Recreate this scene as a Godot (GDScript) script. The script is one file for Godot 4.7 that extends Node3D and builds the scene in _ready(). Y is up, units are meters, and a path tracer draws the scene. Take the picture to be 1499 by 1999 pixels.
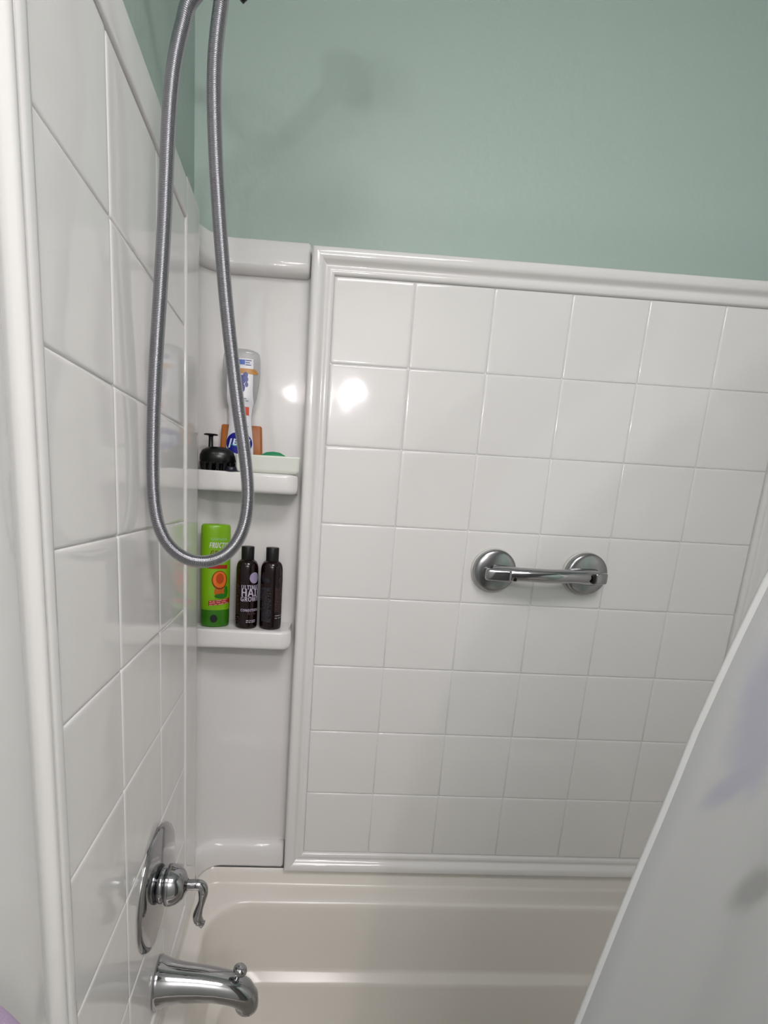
extends Node3D
# A bathtub alcove. Measures are in U = the height of one wall tile; v() turns them into metres.
# x runs right along the back wall, y up (0 = top of the tile field), z out of the back wall.

const U := 0.155
const Y0 := 1.725
const XL := -1.57          # tile face of the left wall
var rng := RandomNumberGenerator.new()
var M := {}
var used := {}

func v(x: float, y: float, z: float) -> Vector3:
	return Vector3(x * U, Y0 + y * U, z * U)

# ------------------------------------------------------------------ scene
func _ready() -> void:
	rng.seed = 7
	setup_view()
	make_materials()
	build_room()
	build_back_surround()
	build_side_surround(false)
	build_side_surround(true)
	build_corner_shelf(false)
	build_corner_shelf(true)
	build_bathtub()
	build_curtain()
	build_hose()
	build_shower_head()
	build_valve()
	build_spout()
	build_grab_bar()
	build_top_shelf_things()
	build_lower_shelf_things()
	build_towel()

func setup_view() -> void:
	var cam := Camera3D.new()
	cam.name = "camera"
	var b := Basis(Vector3(0.99780018, 0.05449579, 0.03774922), Vector3(-0.04573384, 0.97808237, -0.2031337), Vector3(-0.04799178, 0.20096043, 0.97842307))
	cam.transform = Transform3D(b.orthonormalized(), v(-0.2952, -2.6457, 6.9277))
	var n := 0.05
	cam.set_frustum(n * 1.999, Vector2(n * 0.1243145, n * 0.1742729), n, 40.0)
	add_child(cam)
	cam.current = true
	var we := WorldEnvironment.new()
	we.name = "environment"
	var e := Environment.new()
	e.background_mode = Environment.BG_COLOR
	e.background_color = Color(0.05, 0.05, 0.05)
	e.tonemap_mode = Environment.TONE_MAPPER_LINEAR
	e.tonemap_exposure = 0.22
	e.sdfgi_enabled = true
	e.ssao_enabled = true
	e.ssil_enabled = true
	we.environment = e
	add_child(we)
	build_lights()

func build_lights() -> void:
	# vanity lamp with three globes on the wall opposite the tub
	M["lamp_metal"] = mat(Color(0.85, 0.85, 0.84), 0.3)
	M["lamp_glow"] = mat(Color(0.95, 0.95, 0.92), 0.4)
	M["lamp_glow"].emission_enabled = true
	M["lamp_glow"].emission = Color(1.0, 0.95, 0.88)
	M["lamp_glow"].emission_energy_multiplier = 6.0
	var vat := v(0.2, 0.72, 12.0)
	var van := thing("vanity_light", "wall lamp with three round frosted glass globes on a white bar", "light", vat)
	part("back_plate", rbox(0.24, 0.05, 0.012, 0.01), M["lamp_metal"], van)
	for s in [-1.0, 0.0, 1.0]:
		var c := Vector3(0.152 * s, 0.0, -0.1)
		part("arm", tube([Vector3(0.152 * s, 0, -0.01), c + Vector3(0, 0, 0.03)], [0.012, 0.012], 14), M["lamp_metal"], van)
		var globe := part("globe", ball(0.036, 24), M["lamp_glow"], van)
		globe.position = c
		var o := OmniLight3D.new()
		o.name = "globe_light"
		o.position = c
		o.light_color = Color(0.99, 0.96, 0.968)
		o.light_energy = 1.15 if s > 0.5 else 0.42
		o.light_size = 0.03
		o.omni_range = 8.0
		o.omni_attenuation = 2.0
		o.shadow_enabled = true
		van.add_child(o, true)
	# flat square panel lamp on the ceiling
	var lamp := thing("ceiling_light", "flat square white ceiling panel light above the bathroom floor", "light", v(1.9, 4.65, 8.8))
	M["panel_glow"] = M["lamp_glow"].duplicate()
	M["panel_glow"].emission_energy_multiplier = 2.5
	var fst := start()
	for q in 4:
		var t := Basis(Vector3.UP, PI / 2 * q)
		strip(fst, [Vector2(0.33, 0.0), Vector2(0.33, -0.02), Vector2(0.322, -0.026), Vector2(0.302, -0.026), Vector2(0.3, -0.02)], func(p): return t * Vector3(-p.x, p.y, p.x), func(p): return t * Vector3(p.x, p.y, p.x), q)
	part("frame", done(fst), M["lamp_metal"], lamp)
	part("diffuser", box_mesh(Vector3(-0.3, -0.02, -0.3), Vector3(0.3, -0.014, 0.3)), M["panel_glow"], lamp)
	var l := AreaLight3D.new()
	l.name = "panel_light"
	l.position = Vector3(0, -0.03, 0)
	l.rotation.x = -PI / 2
	l.area_size = Vector2(0.58, 0.58)
	l.light_color = Color(0.99, 0.96, 0.968)
	l.light_energy = 7.1
	l.shadow_enabled = true
	lamp.add_child(l, true)

# ------------------------------------------------------------------ helpers
func numbered(called: String) -> String:
	if not used.has(called):
		used[called] = 0
		return called
	used[called] += 1
	return "%s_%03d" % [called, used[called]]

func thing(called: String, label: String, category: String, at := Vector3.ZERO, group := "") -> Node3D:
	var o := Node3D.new()
	o.name = numbered(called)
	add_child(o, true)
	o.position = at
	o.set_meta("label", label)
	o.set_meta("category", category)
	if group != "":
		o.set_meta("group", group)
	return o

func part(called: String, mesh: Mesh, m: Material, parent: Node) -> MeshInstance3D:
	var o := MeshInstance3D.new()
	o.name = called
	o.mesh = mesh
	o.material_override = m
	o.cast_shadow = GeometryInstance3D.SHADOW_CASTING_SETTING_ON
	parent.add_child(o, true)
	return o

func structure(called: String) -> Node3D:
	var o := Node3D.new()
	o.name = called
	add_child(o, true)
	o.set_meta("kind", "structure")
	return o

func mat(c: Color, rough := 0.5, metal := 0.0) -> StandardMaterial3D:
	var m := StandardMaterial3D.new()
	m.albedo_color = c
	m.roughness = rough
	m.metallic = metal
	m.cull_mode = BaseMaterial3D.CULL_DISABLED
	return m

func noise_normal(freq: float, bump: float, octaves := 3) -> NoiseTexture2D:
	var n := FastNoiseLite.new()
	n.seed = 11
	n.frequency = freq
	n.fractal_octaves = octaves
	var t := NoiseTexture2D.new()
	t.noise = n
	t.width = 512
	t.height = 512
	t.seamless = true
	t.as_normal_map = true
	t.bump_strength = bump
	return t

func world_normal(m: StandardMaterial3D, t: Texture2D, scale: float, depth: float) -> void:
	m.normal_enabled = true
	m.normal_texture = t
	m.normal_scale = depth
	m.uv1_triplanar = true
	m.uv1_world_triplanar = true
	m.uv1_scale = Vector3.ONE * scale

func make_materials() -> void:
	M["acrylic"] = mat(Color(0.88, 0.875, 0.87), 0.09)
	M["acrylic"].metallic_specular = 0.5
	world_normal(M["acrylic"], noise_normal(0.006, 3.0, 2), 2.5, 0.25)
	M["tub"] = mat(Color(0.88, 0.864, 0.836), 0.2)
	M["paint"] = mat(Color(0.63, 0.70, 0.672), 0.55)
	world_normal(M["paint"], noise_normal(0.03, 3.0), 3.0, 0.25)
	M["white_paint"] = mat(Color(0.86, 0.86, 0.85), 0.6)
	M["floor"] = mat(Color(0.80, 0.79, 0.77), 0.45)
	M["chrome"] = mat(Color(0.66, 0.66, 0.67), 0.08, 1.0)
	M["satin"] = mat(Color(0.62, 0.62, 0.625), 0.22, 1.0)
	M["hose"] = mat(Color(0.66, 0.66, 0.68), 0.2, 1.0)
	M["black"] = mat(Color(0.015, 0.015, 0.016), 0.3)
	M["rubber"] = mat(Color(0.8, 0.8, 0.78), 0.4)
	M["ink_white"] = mat(Color(0.85, 0.84, 0.86), 0.5)

# a list of rows of points, each row the same length; cells become quads
func skin(st: SurfaceTool, rows: Array, closed: bool, group := 0, flip := false) -> void:
	var nr := rows.size()
	var nc: int = rows[0].size()
	var lim := nc if closed else nc - 1
	for i in nr - 1:
		for j in lim:
			var k := (j + 1) % nc
			var a: Vector3 = rows[i][j]
			var b: Vector3 = rows[i][k]
			var c: Vector3 = rows[i + 1][k]
			var d: Vector3 = rows[i + 1][j]
			var ua := Vector2(float(j) / lim, 1.0 - float(i) / (nr - 1))
			var ub := Vector2(float(j + 1) / lim, ua.y)
			var uc := Vector2(ub.x, 1.0 - float(i + 1) / (nr - 1))
			var ud := Vector2(ua.x, uc.y)
			if flip:
				tri(st, a, b, c, ua, ub, uc, group)
				tri(st, a, c, d, ua, uc, ud, group)
			else:
				tri(st, a, c, b, ua, uc, ub, group)
				tri(st, a, d, c, ua, ud, uc, group)

func tri(st: SurfaceTool, a: Vector3, b: Vector3, c: Vector3, ua: Vector2, ub: Vector2, uc: Vector2, group: int) -> void:
	if (b - a).cross(c - a).length_squared() < 1e-20:
		return
	st.set_smooth_group(group)
	st.set_uv(ua)
	st.add_vertex(a)
	st.set_uv(ub)
	st.add_vertex(b)
	st.set_uv(uc)
	st.add_vertex(c)

func start() -> SurfaceTool:
	var st := SurfaceTool.new()
	st.begin(Mesh.PRIMITIVE_TRIANGLES)
	return st

func done(st: SurfaceTool) -> ArrayMesh:
	st.generate_normals()
	st.index()
	return st.commit()

func surface(rows: Array, closed := false, flip := false) -> ArrayMesh:
	var st := start()
	skin(st, rows, closed, 0, flip)
	return done(st)

# ring of points round the y axis
func ring(rx: float, rz: float, y: float, n: int, cx := 0.0, cz := 0.0) -> Array:
	var r := []
	for i in n:
		var a := TAU * i / n
		r.append(Vector3(cx + rx * cos(a), y, cz - rz * sin(a)))
	return r

# profile: (radius, height) from bottom to top or top to bottom; sz squashes the depth
func lathe(profile: Array, n: int, sz := 1.0) -> ArrayMesh:
	var rows := []
	for p in profile:
		rows.append(ring(p.x, p.x * sz, p.y, n))
	return surface(rows, true)

func lathe_on(st: SurfaceTool, profile: Array, n: int, xf := Transform3D.IDENTITY, group := 0) -> void:
	var rows := []
	for p in profile:
		var row := []
		for q in ring(p.x, p.x, p.y, n):
			row.append(xf * q)
		rows.append(row)
	skin(st, rows, true, group)

func ball(r: float, n: int) -> ArrayMesh:
	var prof := []
	for i in n / 2 + 1:
		var a := PI * i / (n / 2) - PI / 2
		prof.append(Vector2(maxf(r * cos(a), 0.0), r * sin(a)))
	return lathe(prof, n)

# rounded rectangle ring in x,z
func rrect(hx: float, hz: float, r: float, y: float, seg := 5, cx := 0.0, cz := 0.0) -> Array:
	var out := []
	r = minf(r, minf(hx, hz))
	var cs := [Vector2(hx - r, -(hz - r)), Vector2(-(hx - r), -(hz - r)), Vector2(-(hx - r), hz - r), Vector2(hx - r, hz - r)]
	for q in 4:
		for i in seg + 1:
			var a := PI / 2 * (q + float(i) / seg)
			out.append(Vector3(cx + cs[q].x + r * cos(a), y, cz + cs[q].y - r * sin(a)))
	return out

# rounded box, half sizes
func rbox(hx: float, hy: float, hz: float, r: float, rc := -1.0, seg := 5) -> ArrayMesh:
	if rc < 0.0:
		rc = r
	var rows := [mid_row(rrect(hx - r, hz - r, maxf(rc - r, 0.0005), -hy, seg))]
	for i in 5:
		var a := PI / 2 * i / 4.0
		rows.append(rrect(hx - r + r * sin(a), hz - r + r * sin(a), maxf(rc - r + r * sin(a), 0.0005), -hy + r - r * cos(a), seg))
	for i in 5:
		var a := PI / 2 * (1.0 - i / 4.0)
		rows.append(rrect(hx - r + r * sin(a), hz - r + r * sin(a), maxf(rc - r + r * sin(a), 0.0005), hy - r + r * cos(a), seg))
	rows.append(mid_row(rows[rows.size() - 1]))
	return loft(rows)

func mid_row(row: Array) -> Array:
	var c := Vector3.ZERO
	for p in row:
		c += p
	c /= row.size()
	var out := []
	for p in row:
		out.append(c)
	return out

# loft with flat caps: first and last rows may be mid rows, given a smooth group of their own
func loft(rows: Array) -> ArrayMesh:
	var st := start()
	var n := rows.size()
	skin(st, [rows[0], rows[1]], true, 1)
	skin(st, rows.slice(1, n - 1), true, 0)
	skin(st, [rows[n - 2], rows[n - 1]], true, 2)
	return done(st)

# a tube along a path
func tube_rows(path: Array, radii: Array, n: int, flat := 1.0) -> Array:
	var rows := []
	var side := Vector3.ZERO
	for i in path.size():
		var a: Vector3 = path[maxi(i - 1, 0)]
		var b: Vector3 = path[mini(i + 1, path.size() - 1)]
		var t := (b - a).normalized()
		if side == Vector3.ZERO:
			side = t.cross(Vector3.UP if absf(t.y) < 0.9 else Vector3.RIGHT).normalized()
		side = (side - t * side.dot(t)).normalized()
		var up := side.cross(t).normalized()
		var row := []
		var r: float = radii[mini(i, radii.size() - 1)]
		for j in n:
			var w := TAU * j / n
			row.append(path[i] + side * r * cos(w) + up * r * sin(w) * flat)
		rows.append(row)
	return rows

func tube(path: Array, radii: Array, n: int, flat := 1.0) -> ArrayMesh:
	var rows := tube_rows(path, radii, n, flat)
	rows.push_front(mid_row(rows[0]))
	rows.append(mid_row(rows[rows.size() - 1]))
	return loft(rows)

func smooth_path(pts: Array, step: float) -> Array:
	var c := Curve3D.new()
	c.bake_interval = step
	for i in pts.size():
		var t := Vector3.ZERO
		if i > 0 and i < pts.size() - 1:
			t = (pts[i + 1] - pts[i - 1]) / 6.0
		c.add_point(pts[i], -t, t)
	return Array(c.get_baked_points())

# moving average along a path
func relax(p: Array, w: int, times: int) -> Array:
	for k in times:
		var sums := [Vector3.ZERO]
		for q in p:
			sums.append(sums[sums.size() - 1] + q)
		var out := []
		for i in p.size():
			var h := mini(w, mini(i, p.size() - 1 - i))
			out.append((sums[i + h + 1] - sums[i - h]) / (2.0 * h + 1.0))
		p = out
	return p

func chaikin(pts: Array, times := 2) -> Array:
	var p := pts
	for k in times:
		var q := [p[0]]
		for i in p.size() - 1:
			q.append(p[i].lerp(p[i + 1], 0.25))
			q.append(p[i].lerp(p[i + 1], 0.75))
		q.append(p[p.size() - 1])
		p = q
	return p

# straight moulding: profile points (d, h) placed by a callable at both ends
func strip(st: SurfaceTool, profile: Array, f0: Callable, f1: Callable, group := 0, flip := false) -> void:
	var a := []
	var b := []
	for p in profile:
		a.append(f0.call(p))
		b.append(f1.call(p))
	skin(st, [a, b], false, group, flip)

func box(st: SurfaceTool, a: Vector3, b: Vector3) -> void:
	var lo := Vector3(minf(a.x, b.x), minf(a.y, b.y), minf(a.z, b.z))
	var hi := Vector3(maxf(a.x, b.x), maxf(a.y, b.y), maxf(a.z, b.z))
	var low := [Vector3(lo.x, lo.y, hi.z), Vector3(hi.x, lo.y, hi.z), Vector3(hi.x, lo.y, lo.z), Vector3(lo.x, lo.y, lo.z)]
	var high := []
	for p in low:
		high.append(Vector3(p.x, hi.y, p.z))
	var flat := 4294967295
	skin(st, [mid_row(low), low], true, flat)
	skin(st, [low, high], true, flat)
	skin(st, [high, mid_row(high)], true, flat)

func box_mesh(a: Vector3, b: Vector3) -> ArrayMesh:
	var st := start()
	box(st, a, b)
	return done(st)

# text laid on a surface: map takes (x, y) in metres to a point; big letters' outlines are cut fine enough to bend
func text_mesh(s: String, height: float, map: Callable, font := "Droid Sans", weight := 700, slant := 0.0, stretch := 1.0, turned := false) -> ArrayMesh:
	var f := SystemFont.new()
	f.font_names = PackedStringArray([font])
	f.font_weight = weight
	var t := TextMesh.new()
	t.font = f
	t.text = s
	t.font_size = 64
	t.pixel_size = height / 46.0
	t.depth = 0.0
	t.curve_step = 4.0
	var arr := t.get_mesh_arrays()
	var vs: PackedVector3Array = arr[Mesh.ARRAY_VERTEX]
	var idx = arr[Mesh.ARRAY_INDEX]
	var st := start()
	var order := []
	if idx != null and idx.size() > 0:
		order = Array(idx)
	else:
		order = range(vs.size())
	for i in range(0, order.size() - 2, 3):
		var q := []
		for k in 3:
			var p: Vector3 = vs[order[i + k]]
			var x := p.x * stretch + p.y * slant
			var y := p.y
			if turned:
				x = -x
				y = -y
			q.append(map.call(x, y))
		tri(st, q[0], q[1], q[2], Vector2.ZERO, Vector2.RIGHT, Vector2.DOWN, 0)
	return done(st)

# a flat shape (polygon in metres) cut in a grid of strips and laid on a surface
func patch(st: SurfaceTool, w: Callable, y0: float, y1: float, map: Callable, nx := 8, ny := 8) -> void:
	var rows := []
	for i in ny + 1:
		var y := lerpf(y0, y1, float(i) / ny)
		var e: Vector2 = w.call(y)
		var row := []
		for j in nx + 1:
			row.append(map.call(lerpf(e.x, e.y, float(j) / nx), y))
		rows.append(row)
	skin(st, rows, false, 0)

func patch_mesh(w: Callable, y0: float, y1: float, map: Callable, nx := 8, ny := 8) -> ArrayMesh:
	var st := start()
	patch(st, w, y0, y1, map, nx, ny)
	return done(st)

func oval(cx: float, cy: float, rx: float, ry: float) -> Callable:
	return func(y: float) -> Vector2:
		var k := sqrt(maxf(0.0, 1.0 - pow((y - cy) / ry, 2.0)))
		return Vector2(cx - rx * k, cx + rx * k)

func rect(x0: float, x1: float) -> Callable:
	return func(_y: float) -> Vector2: return Vector2(x0, x1)

# rows of tiny unreadable print
func fine_print(x0: float, x1: float, y0: float, y1: float, map: Callable, line: float, seed_no: int) -> ArrayMesh:
	var r := RandomNumberGenerator.new()
	r.seed = seed_no
	var st := start()
	var y := y0
	while y > y1:
		var x := x0
		var stop := x1 - r.randf() * r.randf() * (x1 - x0) * 0.5
		while x < stop:
			var w := minf(r.randf_range(0.8, 3.2) * line, stop - x)
			patch(st, rect(x, x + w), y - line * 0.42, y, map, 2, 1)
			x += w + line * 0.45
		y -= line
	return done(st)

# ------------------------------------------------------------------ the room
func build_room() -> void:
	var wb := structure("wall_back")
	part("drywall", box_mesh(v(-2.4, -11.2, -0.22), v(8.4, 5.4, -0.9)), M["paint"], wb)
	var wl := structure("wall_left")
	part("drywall", box_mesh(v(-1.75, -11.2, -0.22), v(-2.4, 5.4, 12.7)), M["paint"], wl)
	var wr := structure("wall_right")
	part("drywall", box_mesh(v(7.75, -11.2, -0.22), v(8.4, 5.4, 12.7)), M["paint"], wr)
	var wf := structure("wall_front")
	part("drywall", box_mesh(v(-1.75, -11.2, 12.0), v(7.75, 5.4, 12.7)), M["white_paint"], wf)
	var fl := structure("floor")
	part("floor_boards", box_mesh(v(-2.4, -11.13, -0.9), v(8.4, -11.6, 12.7)), M["floor"], fl)
	var ce := structure("ceiling")
	part("ceiling_board", box_mesh(v(-2.4, 4.65, -0.9), v(8.4, 5.4, 12.7)), M["white_paint"], ce)

# one pillowed tile lying in x,y and facing +z, its face at z = 0
func tile_mesh(w: float, h: float) -> ArrayMesh:
	var g := 0.0003
	var rows := []
	for s in [[g, -0.0045], [g, -0.0018], [0.0012, -0.0007], [0.003, -0.00015], [0.0055, 0.0], [0.0085, 0.0]]:
		var x: float = w / 2 - s[0]
		var y: float = h / 2 - s[0]
		var rr: float = 0.003
		var row := []
		for p in rrect(x, y, rr, 0.0, 2):
			row.append(Vector3(p.x, -p.z, s[1]))
		rows.append(row)
	rows.append(mid_row(rows[rows.size() - 1]))
	var st := start()
	skin(st, rows, true, 0)
	return done(st)

func frame_profile() -> Array:
	return chaikin([Vector2(0, -0.02), Vector2(0, 0.012), Vector2(0.012, 0.035), Vector2(0.06, 0.042), Vector2(0.085, 0.03), Vector2(0.11, 0.03), Vector2(0.135, 0.06), Vector2(0.165, 0.1), Vector2(0.235, 0.105), Vector2(0.27, 0.095), Vector2(0.29, 0.06), Vector2(0.29, 0.0), Vector2(0.29, -0.215)], 1)

func build_back_surround() -> void:
	var wb := get_node("wall_back")
	var st := start()
	# sheet behind the tiles
	skin(st, [[v(-0.02, -8.02, -0.013), v(6.02, -8.02, -0.013)], [v(-0.02, 0.02, -0.013), v(6.02, 0.02, -0.013)]], false, 9)
	part("tile_backing", done(st), M["acrylic"], wb)
	st = start()
	var pr := frame_profile()
	var x1 := 6.0
	var y1 := -8.0
	strip(st, pr, func(p): return v(-p.x, y1 - p.x, p.y), func(p): return v(-p.x, p.x, p.y), 1, true)
	strip(st, pr, func(p): return v(-p.x, p.x, p.y), func(p): return v(x1 + p.x, p.x, p.y), 2, true)
	strip(st, pr, func(p): return v(x1 + p.x, p.x, p.y), func(p): return v(x1 + p.x, y1 - p.x, p.y), 3, true)
	strip(st, pr, func(p): return v(x1 + p.x, y1 - p.x, p.y), func(p): return v(-p.x, y1 - p.x, p.y), 4, true)
	part("panel_frame", done(st), M["acrylic"], wb)
	var tm := tile_mesh(U, U)
	for j in 8:
		for i in 6:
			var t := part("tile", tm, M["acrylic"], wb)
			t.position = v(i + 0.5, -j - 0.5, 0)
			t.rotation = Vector3(rng.randf_range(-1, 1), rng.randf_range(-1, 1), 0) * 0.0016

func build_side_surround(right: bool) -> void:
	var wall := get_node("wall_right" if right else "wall_left")
	var X := func(x: float) -> float: return 6.0 - x if right else x
	var zs := [1.10, 2.15, 3.23, 4.22]
	# point on the panel: h = height off the tile face
	var P := func(z: float, y: float, h: float) -> Vector3: return v(X.call(XL + h), y, z)
	var st := start()
	skin(st, [[P.call(4.25, -8.02, -0.013), P.call(1.08, -8.02, -0.013)], [P.call(4.25, 0.02, -0.013), P.call(1.08, 0.02, -0.013)]], false, 9, right)
	part("tile_backing", done(st), M["acrylic"], wall)
	st = start()
	var top := 0.36
	var low := -8.3
	# strip beside the back corner, ending in a rounded edge
	var pa := chaikin([Vector2(0, -0.02), Vector2(0, 0.008), Vector2(0.015, 0.02), Vector2(0.06, 0.02), Vector2(0.30, 0.02), Vector2(0.52, 0.02), Vector2(0.64, 0.02), Vector2(0.69, 0.0), Vector2(0.69, -0.06), Vector2(0.69, -0.18)], 1)
	strip(st, pa, func(p): return P.call(1.10 - p.x, top, p.y), func(p): return P.call(1.10 - p.x, low, p.y), 1, not right)
	# front strip with the rounded bead and flat flange
	var pf := chaikin([Vector2(0, -0.02), Vector2(0, 0.01), Vector2(0.015, 0.02), Vector2(0.09, 0.02), Vector2(0.10, -0.005), Vector2(0.12, -0.005), Vector2(0.15, 0.03), Vector2(0.185, 0.042), Vector2(0.22, 0.035), Vector2(0.25, 0.0), Vector2(0.275, -0.02), Vector2(0.39, -0.025), Vector2(0.405, 0.02), Vector2(0.418, 0.045), Vector2(0.44, 0.05), Vector2(1.1, 0.05), Vector2(1.16, 0.045), Vector2(1.17, -0.18)], 1)
	strip(st, pf, func(p): return P.call(4.22 + p.x, low, p.y), func(p): return P.call(4.22 + p.x, top, p.y), 2, not right)
	# strips over and under the field
	var pt := chaikin([Vector2(0, -0.02), Vector2(0, 0.008), Vector2(0.015, 0.02), Vector2(0.06, 0.02), Vector2(0.2, 0.02), Vector2(0.3, 0.02), Vector2(0.35, 0.014), Vector2(0.36, 0.0), Vector2(0.36, -0.18)], 1)
	strip(st, pt, func(p): return P.call(4.225, p.x, p.y), func(p): return P.call(1.095, p.x, p.y), 3, not right)
	strip(st, pt, func(p): return P.call(1.095, -8.0 - p.x * 0.83, p.y), func(p): return P.call(4.225, -8.0 - p.x * 0.83, p.y), 4, not right)
	# closed ends on top of the two upright strips
	skin(st, [[P.call(0.41, top, 0.0), P.call(1.10, top, 0.03)], [P.call(0.41, top, -0.18), P.call(1.10, top, -0.18)]], false, 5)
	skin(st, [[P.call(4.22, top, 0.03), P.call(5.39, top, 0.06)], [P.call(4.22, top, -0.18), P.call(5.39, top, -0.18)]], false, 6)
	# lower part of the front flange, beside the tub apron
	skin(st, [[P.call(4.85, -11.1, 0.05), P.call(5.38, -11.1, 0.05)], [P.call(4.85, -8.3, 0.05), P.call(5.38, -8.3, 0.05)]], false, 7)
	part("panel_frame", done(st), M["acrylic"], wall)
	for k in 3:
		var w: float = zs[k + 1] - zs[k]
		var tm := tile_mesh(w * U, U)
		for j in 8:
			var t := part("tile", tm, M["acrylic"], wall)
			t.position = P.call((zs[k] + zs[k + 1]) / 2, -j - 0.5, 0)
			t.rotation = Vector3(0, -PI / 2 if right else PI / 2, 0) + Vector3(0, rng.randf_range(-1, 1), rng.randf_range(-1, 1)) * 0.0016

# plan of the rounded back corner, offset o inwards: from the back panel to the side panel
func corner_plan(o: float, x_end: float, z_end: float, n := 14) -> Array:
	var r := 0.5 - o
	var c := Vector2(-1.73 + 0.5, -0.2 + 0.5)
	var out := [Vector2(x_end, -0.2 + o), Vector2(lerpf(x_end, c.x, 0.5), -0.2 + o)]
	for i in n + 1:
		var a := PI / 2 * i / n
		out.append(c + Vector2(-sin(a), -cos(a)) * r)
	out.append(Vector2(-1.73 + o, z_end))
	return out

func build_corner_shelf(right: bool) -> void:
	var X := func(x: float) -> float: return 6.0 - x if right else x
	var o := thing("corner_shelf_unit", "white moulded corner unit with two shelves beside the curtain end of the tub" if right else "white moulded rounded corner unit with two shelves holding bottles and soap", "shelf", v(X.call(-1.6), -8.5, -0.2))
	var base := o.position
	var V := func(x: float, y: float, z: float) -> Vector3: return v(X.call(x), y, z) - base
	# curved back
	var rows := []
	for y in [-8.5, -6.0, -3.5, -1.0, 0.36]:
		var row := []
		for p in corner_plan(0.0, -0.28, 0.42):
			row.append(V.call(p.x, y, p.y))
		rows.append(row)
	part("back_panel", surface(rows, false, not right), M["acrylic"], o)
	# top ledge: a rounded bead following the corner
	for led in [[0.0, 0.38, 0.155, "ledge"], [-8.32, -7.94, 0.175, "base_moulding"]]:
		var lo: float = led[0]
		var hi: float = led[1]
		var pj: float = led[2]
		var prof: Array
		if lo > -1.0:
			prof = chaikin([Vector2(-0.01, lo), Vector2(pj * 0.55, lo - 0.005), Vector2(pj * 0.98, lo + 0.05), Vector2(pj * 1.05, lo + 0.12), Vector2(pj * 0.92, lo + 0.2), Vector2(pj * 0.8, hi - 0.03), Vector2(pj * 0.6, hi), Vector2(-0.02, hi)], 2)
		else:
			prof = chaikin([Vector2(-0.01, lo), Vector2(pj, lo), Vector2(pj, lo + 0.1), Vector2(pj * 0.95, lo + 0.25), Vector2(pj * 0.7, hi - 0.02), Vector2(pj * 0.3, hi + 0.01), Vector2(-0.01, hi)], 2)
		rows = []
		for p in prof:
			var row := []
			for q in corner_plan(p.x, -0.335, 0.405):
				row.append(V.call(q.x, p.y, q.y))
			rows.append(row)
		# rounded right end
		var st := start()
		skin(st, rows, false, 0, not right)
		var e0 := []
		var e1 := []
		var e2 := []
		for p in prof:
			e0.append(V.call(-0.335, p.y, -0.2 + p.x))
			e1.append(V.call(-0.31, lerpf(p.y, (lo + hi) / 2, 0.06), -0.2 + p.x * 0.9))
			e2.append(V.call(-0.295, lerpf(p.y, (lo + hi) / 2, 0.18), -0.2 + p.x * 0.55))
		skin(st, [e2, e1, e0], false, 0, right)
		part(led[3], done(st), M["acrylic"], o)
	# two shelves
	for s in [[-2.405, 0.245], [-4.44, 0.255]]:
		var y: float = s[0]
		var th: float = s[1]
		# plan: front edge straight, right end rounded, back along the unit
		var zf := 0.36
		var plan := []
		for i in 9:
			var a := PI / 2 * i / 8.0
			plan.append(Vector3(-0.49 + 0.155 * cos(a), zf - 0.155 + 0.155 * sin(a), 1.0))
		plan.append(Vector3(-1.2, zf, 1.0))
		plan.append(Vector3(-1.69, zf, 0.0))
		var cp := corner_plan(0.02, -0.335, 0.34)
		for i in range(cp.size() - 1, -1, -1):
			plan.append(Vector3(cp[i].x, cp[i].y, 0.0))
		rows = []
		for p in chaikin([Vector2(0.06, -th), Vector2(0.02, -th + 0.01), Vector2(0.0, -th + 0.06), Vector2(0.0, -0.05), Vector2(0.006, -0.012), Vector2(0.05, 0.0)], 2):
			var row := []
			for q in plan:
				var dir := Vector2.ZERO
				if q.z > 0.0:
					dir = Vector2(0, 1) if q.x < -0.5 else (Vector2(q.x + 0.49, q.y - zf + 0.155)).normalized()
				row.append(V.call(q.x - dir.x * p.x, y + p.y, q.y - dir.y * p.x))
			rows.append(row)
		rows.push_front(mid_row(rows[0]))
		rows.append(mid_row(rows[rows.size() - 1]))
		part("shelf", loft(rows), M["acrylic"], o)

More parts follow.
